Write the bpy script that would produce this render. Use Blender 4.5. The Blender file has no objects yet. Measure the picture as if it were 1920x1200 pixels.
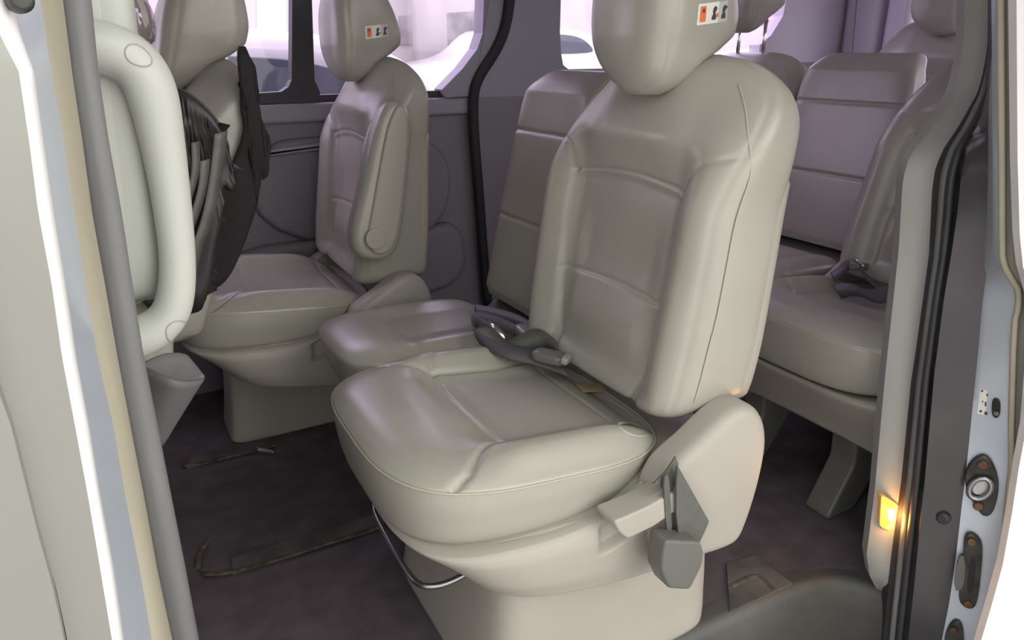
import bpy, bmesh, math, random
import numpy as np
from mathutils import Vector, Matrix
from mathutils.bvhtree import BVHTree
random.seed(4)
rng = np.random.default_rng(7)
sc = bpy.context.scene
COL = sc.collection

# ------------------------------------------------------------------ camera
FPX, YAW, Y0, ROLL, CH = 1340.0, 28.5, 100.0, 0.6, 1.05
_p = math.atan((600 - Y0) / FPX); _a = math.radians(YAW); _r = math.radians(ROLL)
cF = np.array([math.sin(_a) * math.cos(_p), math.cos(_a) * math.cos(_p), -math.sin(_p)])
_R0 = np.array([math.cos(_a), -math.sin(_a), 0.0]); _U0 = np.cross(_R0, cF)
cR = math.cos(_r) * _R0 - math.sin(_r) * _U0
cU = math.sin(_r) * _R0 + math.cos(_r) * _U0
cO = np.array([0, 0, CH])
cam = bpy.data.cameras.new('camera'); camo = bpy.data.objects.new('camera', cam); COL.objects.link(camo)
camo.matrix_world = Matrix(((cR[0], cU[0], -cF[0], 0), (cR[1], cU[1], -cF[1], 0), (cR[2], cU[2], -cF[2], CH), (0, 0, 0, 1)))
cam.sensor_width = 36.0; cam.lens = FPX / 1920 * 36.0; cam.clip_start = 0.02; cam.clip_end = 200
sc.camera = camo

def sp(px, py, n, d):
    """survey point: where the sight line of photo point (px,py) meets the plane n.x = d"""
    r = cF + cR * (px - 960) / FPX + cU * (600 - py) / FPX
    n = np.array(n, float)
    return cO + r * ((d - n @ cO) / (n @ r))
def sy(px, py, y): return sp(px, py, (0, 1, 0), y)
def sx(px, py, x): return sp(px, py, (1, 0, 0), x)
def sz(px, py, z): return sp(px, py, (0, 0, 1), z)

# ------------------------------------------------------------------ materials
def mat(name, col, rough=0.5, metal=0.0, spec=0.5, noise=0.0, nscale=8.0, bump=0.0, bscale=200.0, coat=0.0, col2=None, detail=4.0, stretch=None):
    m = bpy.data.materials.new(name); m.use_nodes = True
    nt = m.node_tree; b = nt.nodes['Principled BSDF']
    b.inputs['Base Color'].default_value = (*col, 1); b.inputs['Roughness'].default_value = rough
    b.inputs['Metallic'].default_value = metal; b.inputs['Specular IOR Level'].default_value = spec
    if coat: b.inputs['Coat Weight'].default_value = coat; b.inputs['Coat Roughness'].default_value = 0.08
    tc = nt.nodes.new('ShaderNodeTexCoord')
    src = tc.outputs['Object']
    if stretch:
        mp = nt.nodes.new('ShaderNodeMapping'); mp.inputs['Scale'].default_value = stretch
        nt.links.new(src, mp.inputs['Vector']); src = mp.outputs['Vector']
    if noise or col2:
        n = nt.nodes.new('ShaderNodeTexNoise'); n.inputs['Scale'].default_value = nscale; n.inputs['Detail'].default_value = detail
        nt.links.new(src, n.inputs['Vector'])
        r = nt.nodes.new('ShaderNodeValToRGB')
        c2 = col2 if col2 else tuple(min(1, c * (1 + noise)) for c in col)
        c1 = col if col2 else tuple(c * (1 - noise) for c in col)
        r.color_ramp.elements[0].color = (*c1, 1); r.color_ramp.elements[1].color = (*c2, 1)
        r.color_ramp.elements[0].position = 0.36; r.color_ramp.elements[1].position = 0.66
        nt.links.new(n.outputs['Fac'], r.inputs['Fac']); nt.links.new(r.outputs['Color'], b.inputs['Base Color'])
    if bump:
        n2 = nt.nodes.new('ShaderNodeTexNoise'); n2.inputs['Scale'].default_value = bscale; n2.inputs['Detail'].default_value = 3
        nt.links.new(src, n2.inputs['Vector'])
        bp = nt.nodes.new('ShaderNodeBump'); bp.inputs['Strength'].default_value = bump; bp.inputs['Distance'].default_value = 0.002
        nt.links.new(n2.outputs['Fac'], bp.inputs['Height']); nt.links.new(bp.outputs['Normal'], b.inputs['Normal'])
    return m
def emis(name, col, s):
    m = bpy.data.materials.new(name); m.use_nodes = True
    b = m.node_tree.nodes['Principled BSDF']; b.inputs['Base Color'].default_value = (*col, 1)
    b.inputs['Emission Color'].default_value = (*col, 1); b.inputs['Emission Strength'].default_value = s
    return m
def glass(name, tint, fac=0.08):
    m = bpy.data.materials.new(name); m.use_nodes = True; nt = m.node_tree
    for n in list(nt.nodes): nt.nodes.remove(n)
    o = nt.nodes.new('ShaderNodeOutputMaterial'); t = nt.nodes.new('ShaderNodeBsdfTransparent'); g = nt.nodes.new('ShaderNodeBsdfGlossy')
    t.inputs['Color'].default_value = (*tint, 1); g.inputs['Roughness'].default_value = 0.03
    mx = nt.nodes.new('ShaderNodeMixShader'); mx.inputs['Fac'].default_value = fac
    nt.links.new(t.outputs[0], mx.inputs[1]); nt.links.new(g.outputs[0], mx.inputs[2]); nt.links.new(mx.outputs[0], o.inputs['Surface'])
    return m
M = {}
M['leather'] = mat('grey_beige_leather', (0.35, 0.335, 0.292), 0.29, spec=0.6, noise=0.05, nscale=6, bump=0.10, bscale=420)
M['leather_dark'] = mat('grey_leather_far', (0.35, 0.335, 0.292), 0.29, spec=0.6, noise=0.05, nscale=6, bump=0.10, bscale=420)
M['stitch'] = mat('seam_thread', (0.44, 0.41, 0.33), 0.7)
M['plastic'] = mat('beige_grey_plastic', (0.36, 0.335, 0.295), 0.48, noise=0.03, nscale=5, bump=0.10, bscale=700)
M['plastic_mid'] = mat('grey_moulded_plastic', (0.115, 0.115, 0.104), 0.42, noise=0.04, nscale=9)
M['strap'] = mat('grey_webbing', (0.095, 0.097, 0.086), 0.6, bump=0.3, bscale=500, noise=0.08, nscale=60)
M['belt'] = mat('dark_grey_webbing', (0.085, 0.08, 0.09), 0.5, bump=0.3, bscale=500)
M['buckle'] = mat('buckle_plastic', (0.16, 0.15, 0.15), 0.3)
M['chrome'] = mat('chrome', (0.75, 0.75, 0.75), 0.15, metal=1.0)
M['steel'] = mat('dull_steel_bar', (0.35, 0.35, 0.37), 0.3, metal=1.0)
M['floor'] = mat('dark_floor_mat', (0.075, 0.060, 0.066), 0.55, col2=(0.115, 0.096, 0.103), nscale=14, bump=0.5, bscale=90, spec=0.35)
M['dirt'] = mat('dried_dirt', (0.035, 0.028, 0.024), 0.95, col2=(0.15, 0.12, 0.085), nscale=40, bump=0.5, bscale=150)
M['sill'] = mat('dark_sill_plastic', (0.055, 0.055, 0.052), 0.55, col2=(0.09, 0.088, 0.08), nscale=5, bump=0.25, bscale=300)
M['sillmat'] = mat('grey_sill_mat', (0.055, 0.05, 0.05), 0.8, col2=(0.12, 0.11, 0.10), nscale=9, bump=0.5, bscale=120)
M['panel'] = mat('lavender_grey_trim', (0.27, 0.255, 0.29), 0.5, noise=0.04, nscale=3, bump=0.15, bscale=500)
M['panel_dark'] = mat('dark_grey_trim', (0.19, 0.175, 0.20), 0.6, noise=0.05, nscale=3, bump=0.15, bscale=500)
M['panel_light'] = mat('pale_lavender_trim', (0.60, 0.56, 0.65), 0.5, noise=0.03, nscale=3, bump=0.1, bscale=500)
M['pillar'] = mat('light_grey_pillar_trim', (0.31, 0.31, 0.30), 0.5, noise=0.03, nscale=4, bump=0.12, bscale=600)
M['headliner'] = mat('pale_headliner', (0.5, 0.48, 0.5), 0.9)
M['rubber'] = mat('black_rubber', (0.03, 0.03, 0.034), 0.5, noise=0.15, nscale=20)
M['seal'] = mat('worn_grey_rubber_seal', (0.10, 0.10, 0.10), 0.55, col2=(0.20, 0.20, 0.20), nscale=14, stretch=(1, 1, 0.12), bump=0.2, bscale=120)
M['jamb_dark'] = mat('dark_gloss_jamb', (0.055, 0.052, 0.056), 0.22, noise=0.2, nscale=5)
M['paint'] = mat('silver_paint', (0.245, 0.245, 0.222), 0.30, metal=0.2, coat=0.5, noise=0.03, nscale=5)
M['paint_blue'] = mat('silver_blue_jamb_paint', (0.52, 0.57, 0.64), 0.34, metal=0.2, coat=0.4, noise=0.03, nscale=6)
M['white_and_highlight'] = mat('white_paint_and_highlight', (0.86, 0.86, 0.86), 0.25, coat=0.6)  # white body panels, and the painted-in highlight on the left pillar ridge
M['primer'] = mat('cream_dirty_flange', (0.44, 0.41, 0.32), 0.6, col2=(0.33, 0.30, 0.22), nscale=10, stretch=(1, 1, 0.2))
M['handle'] = mat('pale_grey_grab_handle', (0.46, 0.475, 0.435), 0.45, noise=0.02, nscale=4, bump=0.06, bscale=700)
M['gap'] = mat('door_gap_black', (0.015, 0.015, 0.015), 0.7)
M['cloth'] = mat('black_cloth', (0.014, 0.012, 0.013), 0.85, bump=0.5, bscale=160)
M['nylon'] = mat('black_nylon', (0.016, 0.014, 0.014), 0.45, bump=0.35, bscale=40)
M['nylon_grey'] = mat('grey_nylon_strap', (0.10, 0.095, 0.09), 0.45, noise=0.15, nscale=30)
M['pouch'] = mat('grey_pouch_fabric', (0.15, 0.14, 0.145), 0.6, noise=0.05, nscale=8)
M['tag'] = mat('beige_woven_tag', (0.44, 0.36, 0.22), 0.8)
M['label_white'] = mat('label_white', (0.74, 0.73, 0.68), 0.4)
M['label_grey'] = mat('label_grey', (0.48, 0.48, 0.46), 0.4)
M['label_orange'] = mat('label_orange', (0.75, 0.17, 0.05), 0.45)
M['label_ink'] = mat('label_ink', (0.05, 0.055, 0.06), 0.5)
M['label_red'] = mat('label_red', (0.72, 0.16, 0.12), 0.5)
M['amber'] = emis('amber_lamp_lens', (1.0, 0.36, 0.03), 2.3)
M['bulb'] = emis('bulb_filament', (1.0, 0.72, 0.3), 8.0)
M['amber_rim'] = mat('amber_lamp_rim', (0.75, 0.42, 0.12), 0.25)
M['rust'] = mat('rusty_bolt', (0.15, 0.085, 0.05), 0.6, metal=0.5, noise=0.3, nscale=60)
M['striker'] = mat('dark_greasy_steel', (0.06, 0.06, 0.055), 0.4, metal=0.6, noise=0.3, nscale=40)
M['glass'] = glass('tinted_window_glass', (0.93, 0.88, 0.98), 0.05)
M['glass_dark'] = glass('dark_tinted_glass', (0.30, 0.29, 0.32), 0.05)
M['film'] = glass('clear_plastic_film', (0.85, 0.82, 0.85), 0.22)
M['car_white'] = mat('white_car_paint', (0.80, 0.78, 0.80), 0.22, coat=0.5)
M['car_glass'] = mat('dark_car_glass', (0.10, 0.12, 0.15), 0.08)
M['tyre'] = mat('tyre_rubber', (0.03, 0.03, 0.03), 0.8)
M['rim'] = mat('alloy_rim', (0.5, 0.5, 0.52), 0.3, metal=0.8)
M['tail'] = mat('red_tail_lens', (0.6, 0.04, 0.05), 0.2)
M['ground'] = mat('pale_concrete_ground', (0.42, 0.40, 0.37), 0.8, col2=(0.5, 0.47, 0.43), nscale=2)
M['garage'] = mat('pale_plaster_wall', (0.72, 0.68, 0.70), 0.9, noise=0.05, nscale=0.7)
M['garage_dark'] = mat('stained_plaster', (0.30, 0.29, 0.31), 0.9, col2=(0.66, 0.62, 0.66), nscale=1.5)
M['sky_pane'] = emis('daylight_opening', (0.55, 0.68, 1.0), .6)
M['leaf'] = mat('dark_green_leaf', (0.08, 0.11, 0.08), 0.6)
M['red'] = mat('red_stripe', (0.6, 0.1, 0.1), 0.6)
M['green'] = mat('green_sticker', (0.3, 0.62, 0.2), 0.6)

# ------------------------------------------------------------------ mesh helpers
def mesh_obj(name, V, F, m, parent=None, smooth=True, mi=None):
    V = np.asarray(V, float)
    if parent is not None:
        base = np.zeros(3); q = parent
        while q is not None: base = base + np.array(q.location); q = q.parent
        V = V - base
    me = bpy.data.meshes.new(name)
    me.from_pydata([tuple(v) for v in V], [], [tuple(int(i) for i in f) for f in F])
    ms = m if isinstance(m, (list, tuple)) else [m]
    for x in ms: me.materials.append(x)
    if mi is not None: me.polygons.foreach_set('material_index', list(mi))
    bm = bmesh.new(); bm.from_mesh(me); bmesh.ops.recalc_face_normals(bm, faces=bm.faces); bm.to_mesh(me); bm.free()
    if smooth: me.polygons.foreach_set('use_smooth', [len(p.vertices) <= 8 for p in me.polygons])
    o = bpy.data.objects.new(name, me); COL.objects.link(o)
    if parent is not None: o.parent = parent
    return o
def soft(o, ang=35):
    try:
        me = o.data; me.set_sharp_from_angle(angle=math.radians(ang))
    except Exception: pass
    return o
class MB:
    def __init__(s): s.V = []; s.F = []; s.mi = []
    def add(s, V, F, k=0):
        o = len(s.V); s.V.extend([tuple(v) for v in V]); s.F.extend([tuple(i + o for i in f) for f in F]); s.mi.extend([k] * len(F)); return s
    def build(s, name, m, parent=None, smooth=True): return mesh_obj(name, s.V, s.F, m, parent, smooth, s.mi)
def loft(rings, cap=True, closed=True):
    n = len(rings[0]); V = np.concatenate(rings); F = []
    for k in range(len(rings) - 1):
        a = k * n; b = a + n
        for i in range(n if closed else n - 1):
            j = (i + 1) % n; F.append((a + i, a + j, b + j, b + i))
    if cap:
        F.append(tuple(range(n))); F.append(tuple((len(rings) - 1) * n + i for i in reversed(range(n))))
    return V, F
def se(n, a, b, N):
    t = np.linspace(0, 2 * np.pi, 1601); c, s = np.cos(t), np.sin(t)
    x = a * np.sign(c) * np.abs(c) ** (2 / n); y = b * np.sign(s) * np.abs(s) ** (2 / n)
    L = np.concatenate([[0], np.cumsum(np.hypot(np.diff(x), np.diff(y)))]); q = np.linspace(0, L[-1], N, endpoint=False)
    return np.interp(q, L, x), np.interp(q, L, y)
def cr(x, xs, ys):
    xs = np.asarray(xs, float); ys = np.asarray(ys, float); x = np.clip(np.asarray(x, float), xs[0], xs[-1])
    d = np.diff(ys) / np.diff(xs); m = np.zeros(len(xs)); m[0] = d[0]; m[-1] = d[-1]
    for i in range(1, len(xs) - 1): m[i] = 0 if d[i - 1] * d[i] <= 0 else 2 * d[i - 1] * d[i] / (d[i - 1] + d[i])
    k = np.clip(np.searchsorted(xs, x, side='right') - 1, 0, len(xs) - 2)
    h = xs[k + 1] - xs[k]; t = (x - xs[k]) / h
    return (2*t**3-3*t**2+1)*ys[k] + (t**3-2*t**2+t)*h*m[k] + (-2*t**3+3*t**2)*ys[k+1] + (t**3-t**2)*h*m[k+1]
def ss(a, b, x):
    t = np.clip((x - a) / (b - a), 0, 1); return t * t * (3 - 2 * t)
def pdist(S, Z, poly):
    D = np.full(np.shape(S), 9.0)
    for (a, b), (c, d) in zip(poly[:-1], poly[1:]):
        vx, vy = c - a, d - b; L = vx * vx + vy * vy + 1e-12
        t = np.clip(((S - a) * vx + (Z - b) * vy) / L, 0, 1); D = np.minimum(D, np.hypot(S - a - t * vx, Z - b - t * vy))
    return D
def smooth_poly(P, it=2, closed=True):
    P = np.asarray(P, float)
    for _ in range(it):
        Q = np.roll(P, -1, 0) if closed else P[1:]
        A = P if closed else P[:-1]
        R = np.empty((2 * len(A), P.shape[1])); R[0::2] = .75 * A + .25 * Q; R[1::2] = .25 * A + .75 * Q
        P = R if closed else np.vstack([P[:1], R, P[-1:]])
    return P
def resample(P, N, closed=True):
    Q = np.vstack([P, P[:1]]) if closed else P
    L = np.concatenate([[0], np.cumsum(np.linalg.norm(np.diff(Q, axis=0), axis=1))])
    q = np.linspace(0, L[-1], N, endpoint=not closed)
    return np.stack([np.interp(q, L, Q[:, k]) for k in range(P.shape[1])], 1)
def rp(P, r, k=5):
    """polygon with its corners rounded by radius r"""
    P = np.asarray(P, float); out = []; n = len(P)
    for i in range(n):
        a, b, c = P[i - 1], P[i], P[(i + 1) % n]; u, v = a - b, c - b; lu, lv = np.linalg.norm(u), np.linalg.norm(v)
        q = min(r, .45 * lu, .45 * lv); p0, p1 = b + u / lu * q, b + v / lv * q
        for t in np.linspace(0, 1, k): out.append((1 - t) ** 2 * p0 + 2 * t * (1 - t) * b + t * t * p1)
    return np.array(out)
def inset(P, r):
    T = np.roll(P, -1, 0) - np.roll(P, 1, 0); T /= np.linalg.norm(T, axis=1)[:, None] + 1e-9
    A = 0.5 * np.sum(P[:, 0] * np.roll(P[:, 1], -1) - np.roll(P[:, 0], -1) * P[:, 1])
    n = np.stack([-T[:, 1], T[:, 0]], 1) * (1 if A > 0 else -1)
    return P + n * r
def puffy(P2, y0, y1, r, axis=1, it=2, N=72, r2=None, crown=0.0, steps=5):
    """2-D outline thickened along an axis with rounded edges; P2 in (x,z) for axis 1, (y,z) for axis 0, (x,y) for axis 2"""
    P = resample(smooth_poly(P2, it) if it else np.asarray(P2, float), N); r2 = r if r2 is None else r2; rings = []
    def put(Q, h):
        o = np.empty((len(Q), 3)); idx = [i for i in range(3) if i != axis]
        o[:, idx[0]] = Q[:, 0]; o[:, idx[1]] = Q[:, 1]; o[:, axis] = h; rings.append(o)
    c = P.mean(0); sg = 1 if y1 > y0 else -1
    if crown:
        for f in (.15, .45, .75): put(c + (inset(P, r) - c) * f, y0 - sg * crown * (1 - f * f))
    for k in range(steps + 1):
        a = k / steps * math.pi / 2; put(inset(P, r * (1 - math.sin(a))), y0 + sg * r * (1 - math.cos(a)))
    for k in range(steps + 1):
        a = (1 - k / steps) * math.pi / 2; put(inset(P, r2 * (1 - math.sin(a))), y1 - sg * r2 * (1 - math.cos(a)))
    return loft(rings)
def tube(path, r, N=12, sq=1.0, closed=False, cap=True):
    P = np.asarray(path, float); r = np.broadcast_to(np.asarray(r, float), (len(P),)); rings = []
    T = np.gradient(P, axis=0)
    if closed: T = np.roll(P, -1, 0) - np.roll(P, 1, 0)
    T /= np.linalg.norm(T, axis=1)[:, None]
    u = np.cross(T[0], [0, 0, 1.0]);
    if np.linalg.norm(u) < .1: u = np.cross(T[0], [0, 1.0, 0])
    for k in range(len(P)):
        u = u - T[k] * (u @ T[k]); u /= np.linalg.norm(u); v = np.cross(T[k], u)
        a = np.linspace(0, 2 * np.pi, N, endpoint=False)
        rings.append(P[k] + r[k] * (np.cos(a)[:, None] * u * sq + np.sin(a)[:, None] * v))
    if closed: rings.append(rings[0])
    return loft(rings, cap and not closed)
def spline(P, N=40, closed=False):
    return resample(smooth_poly(P, 3, closed), N, closed)
def box(a, b):
    x0, y0, z0 = a; x1, y1, z1 = b
    V = [(x0,y0,z0),(x1,y0,z0),(x1,y1,z0),(x0,y1,z0),(x0,y0,z1),(x1,y0,z1),(x1,y1,z1),(x0,y1,z1)]
    return V, [(0,3,2,1),(4,5,6,7),(0,1,5,4),(1,2,6,5),(2,3,7,6),(3,0,4,7)]
def ribbon(path, side, w, th=0.0022):
    """webbing: path of points, width vector(s)"""
    P = np.asarray(path, float); S = np.asarray(side, float)
    if S.ndim == 1: S = np.tile(S, (len(P), 1))
    S = S / np.linalg.norm(S, axis=1)[:, None]; T = np.gradient(P, axis=0); T /= np.linalg.norm(T, axis=1)[:, None] + 1e-9
    Nn = np.cross(T, S); Nn /= np.linalg.norm(Nn, axis=1)[:, None] + 1e-9; w = np.broadcast_to(np.asarray(w, float), (len(P),))[:, None]
    rings = [np.array([P[k] - S[k]*w[k]/2 - Nn[k]*th/2, P[k] + S[k]*w[k]/2 - Nn[k]*th/2, P[k] + S[k]*w[k]/2 + Nn[k]*th/2, P[k] - S[k]*w[k]/2 + Nn[k]*th/2]) for k in range(len(P))]
    return loft(rings)
def sheet(A, B, th, direction, nseg=1):
    """thick strip between two polylines, thickened along a direction"""
    A = np.asarray(A, float); B = np.asarray(B, float); d = np.asarray(direction, float) * th
    rings = []
    for k in range(len(A)):
        row = [A[k] + (B[k] - A[k]) * t for t in np.linspace(0, 1, nseg + 1)]
        rings.append(np.array(row + [p + d for p in reversed(row)]))
    return loft(rings)
def prism(poly, d):
    P = np.asarray(poly, float); d = np.asarray(d, float); n = len(P); V = np.vstack([P, P + d])
    F = [tuple(range(n)), tuple(n + i for i in reversed(range(n)))] + [(i, (i + 1) % n, n + (i + 1) % n, n + i) for i in range(n)]
    return V, F
def thing(name, label, cat, loc, group=None):
    o = bpy.data.objects.new(name, None); COL.objects.link(o); o.location = loc; o.empty_display_size = .05
    o['label'] = label; o['category'] = cat
    if group: o['group'] = group
    return o
def tag(o, label, cat, group=None):
    o['label'] = label; o['category'] = cat
    if group: o['group'] = group
    return o
def struct(o): o['kind'] = 'structure'; return o
def copy_tree(o, parent=None):
    c = o.copy(); COL.objects.link(c)
    if parent is not None: c.parent = parent
    for ch in list(o.children): copy_tree(ch, c)
    return c
def decal(bvh, shapes, to3, ray, name, mats, parent, lift=0.0008):
    """printed label that hugs a surface; shapes = [(material index, polygon(u,v), layer)]"""
    mb = MB()
    for k, poly, layer in shapes:
        P = np.asarray(poly, float); c = P.mean(0); V = []; n = len(P)
        for f in (0, .5, 1.0):
            for p in P: V.append(c + (p - c) * f)
        V3 = []
        for p in V:
            o = to3(p); h, nn, _, _ = bvh.ray_cast(Vector(o), Vector(ray))
            if h is None: h = Vector(o)
            V3.append(np.array(h) - np.array(ray) * (lift * (1 + layer)))
        F = []
        for a in (0, 1):
            for i in range(n): j = (i + 1) % n; F.append((a*n+i, a*n+j, (a+1)*n+j, (a+1)*n+i))
        mb.add(V3, F, k)
    return mb.build(name, mats, parent)
def bvh_of(V, F): return BVHTree.FromPolygons([tuple(v) for v in V], [tuple(f) for f in F])

# ------------------------------------------------------------------ the seat prototypes (built at the place of the near middle-row seat)
YC = 1.03
def make_backrest(name, parent, m, shear=0.0, hi=1.0):
    nz = int(190 * hi); N = int(240 * hi)
    z0, z1 = .468, 1.045; r0 = .03
    zs = np.concatenate([z0 + r0 * (1 - np.cos(np.linspace(0, np.pi/2, 7)[:-1])), np.linspace(z0 + r0, .985, nz), z1 - (z1-.985)*np.cos(np.linspace(0, np.pi/2, 16)[1:])[::-1]*1.0])
    zs = np.sort(np.unique(np.round(zs, 5)))
    arc = [(s, .836 + .016 * (1 - (s/.155)**2)) for s in np.linspace(-.155, .155, 17)]
    lumb = [(s, .642 + .010 * (1 - (s/.155)**2)) for s in np.linspace(-.15, .15, 9)]
    vert = [(.155, .836), (.156, .74), (.151, .64), (.142, .56), (.125, .47)]
    up = [(.155, .836), (.168, .866), (.185, .886), (.245, .905)]
    rings = []
    side_z, side_x = [], []
    for z in zs:
        xf = cr(z, [.46, .6, .731, .85, .903, .95, 1.0, 1.03, 1.045], [.682, .705, .728, .748, .760, .780, .812, .842, .868]) + shear * (z - .5)
        xb = cr(z, [.46, .6, .8, .90, .94, .98, 1.01, 1.035, 1.045], [.905, .917, .928, .938, .939, .931, .917, .898, .88]) + shear * (z - .5)
        w = cr(z, [.46, .52, .60, .75, .86, .92, .96, .99, 1.015, 1.035, 1.045], [.232, .246, .252, .254, .252, .247, .237, .221, .195, .155, .10])
        h = (xb - xf) / 2
        if z < z0 + r0:
            k = r0 * (1 - math.sqrt(max(0, 1 - ((z0 + r0 - z) / r0) ** 2))); w -= k * .8; h -= k
        a, b = se(3.6, w, h, N)      # a lateral, b depth
        a2, b2 = se(9, w, h, N); q_ = np.arange(N) < N // 2; a = np.where(q_, a2, a); b = np.where(q_, b2, b)
        S = a; x = (xf + xb) / 2 + b; y = YC - .020 * ss(.80, 1.0, z) + a
        wf = ss(0.0, 0.75, -b / h)
        aS = np.abs(S); Z = np.full(N, z)
        pan = 1 - ss(.128, .212, aS)
        fade = 1 - ss(.83, .93, Z)
        D = .046 * pan * fade * ss(.44, .52, Z) + .012 * pan * ss(.83, .9, Z) * (1 - ss(.97, 1.04, Z))
        shd = .060 * ss(.80, 1.02, Z) * ss(.05, .25, aS) ** 1.3 * ss(-.95, .7, -b / h)
        D -= .012 * np.exp(-((Z - .585) / .045) ** 2) * (1 - ss(.09, .13, aS))
        D += .010 * np.exp(-((Z - .70) / .06) ** 2) * (1 - ss(.09, .13, aS))
        D += .0085 * ss(.0, .02, (.836 + .016 * (1 - (S/.155)**2)) - Z) * (1 - ss(.143, .159, aS))
        for g, dep, wd in ((arc, .0045, .0045), (lumb, .004, .0045)): D += dep * np.exp(-(pdist(S, Z, g) / wd) ** 2)
        D += .005 * np.exp(-(pdist(aS, Z, vert) / .005) ** 2) + .003 * np.exp(-(pdist(aS, Z, up) / .005) ** 2)
        x = x + wf * D + shd
        # stitched side seam: small groove where the face turns to the side
        sb = -b / h; g = np.exp(-((sb - .60) / .035) ** 2) * (np.abs(S) > .6 * w) * (z > .485)
        y = y - np.sign(S) * .0030 * g
        rings.append(np.stack([x, y, Z], 1))
    V, F = loft(rings)
    o = mesh_obj(name, V, F, m, parent)
    if hi > .9:
        for sg in (-1, 1):
            pth = []
            for r in rings:
                if not .492 < r[0, 2] < 1.012: continue
                xm, xM = r[:, 0].min(), r[:, 0].max(); k = np.where((r[:, 1] - YC) * sg > .5 * np.abs(r[:, 1] - YC).max())[0]
                j = k[np.argmin(np.abs(r[k, 0] - (xm + (xM - xm) * .24 + .012)))]; pth.append(r[j])
            pth = resample(np.array(pth), 160, False); kk = np.exp(-np.linspace(-2, 2, 41) ** 2); kk /= kk.sum()
            pp_ = np.pad(pth, ((20, 20), (0, 0)), 'edge'); sm = np.stack([np.convolve(pp_[:, c], kk, 'valid') for c in range(3)], 1); pth = sm + np.array([-.0006, sg * .0016, 0])
            mesh_obj('side_seam', *tube(pth, .0013, 6), M['stitch'], o)
    return o, V, F
def make_shell(name, parent, m, shear=0.0):
    rings = []
    zs = list(np.linspace(.480, .862, 40))
    for z in zs:
        xb = cr(z, [.46, .6, .8, .90, .94, .98], [.905, .917, .928, .938, .939, .931]) + .002
        xf = cr(z, [.48, .6, .75, .86, .90], [.846, .852, .864, .882, .908])
        w = cr(z, [.46, .52, .60, .75, .86, .92, .96], [.231, .245, .2505, .2525, .2500, .240, .226])
        k = 0.004 if z in (zs[0], zs[-1]) else 0
        a, b = se(7, w - k, (xb - xf) / 2 - k, 120)
        rings.append(np.stack([(xf + xb) / 2 + b + shear * (z - .5), YC + a, np.full(120, z)], 1))
    V, F = loft(rings); return mesh_obj(name, V, F, m, parent)
HRP = ([.984, .992, 1.005, 1.03, 1.055, 1.078, 1.10, 1.14, 1.20, 1.235, 1.25, 1.256],
       [.778, .766, .757, .748, .744, .742, .742, .744, .758, .776, .79, .81],
       [.800, .815, .828, .850, .890, .914, .915, .905, .878, .856, .842, .83],
       [.030, .046, .062, .082, .095, .102, .105, .104, .097, .086, .07, .046])
def make_headrest(name, parent, m, shear=0.0):
    rings = []; N = 150; zs = np.concatenate([np.linspace(.984, 1.0, 8), np.linspace(1.003, 1.235, 70), np.linspace(1.237, 1.256, 9)])
    for z in zs:
        xf, xb, w = (cr(z, HRP[0], HRP[i]) for i in (1, 2, 3))
        a, b = se(cr(z, [.984, 1.03, 1.2, 1.256], [2.8, 5.2, 5.0, 3.4]), w, (xb - xf) / 2, N); x = (xf + xb) / 2 + b; h = (xb - xf) / 2
        y = YC - .026 - .014 * ss(1.07, .99, z) + a; x = x + .008
        g = np.exp(-((x - (.776 + .1*max(0, z-1.15))) / .0035) ** 2) * (np.abs(a) > .55 * w)
        y = y - np.sign(a) * .0025 * g
        x = x - (.016 * (1 - (a / w) ** 2)) * ss(.2, .9, -b / h)
        rings.append(np.stack([x + shear * (z - .5), y, np.full(N, z)], 1))
    V, F = loft(rings); o = mesh_obj(name, V, F, m, parent); return o, V, F
def make_post(parent, dy, m, shear=0.0, top=1.09):
    sh = shear * .5
    return mesh_obj('headrest_post', *tube([(.868 + sh, YC + dy, 1.0), (.869 + sh, YC + dy, top)], .0065), m, parent)
CXC, CHX, CHY = .512, .258, .252
def cush_z(x): return .468 - .10 * (x - .3)
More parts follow.
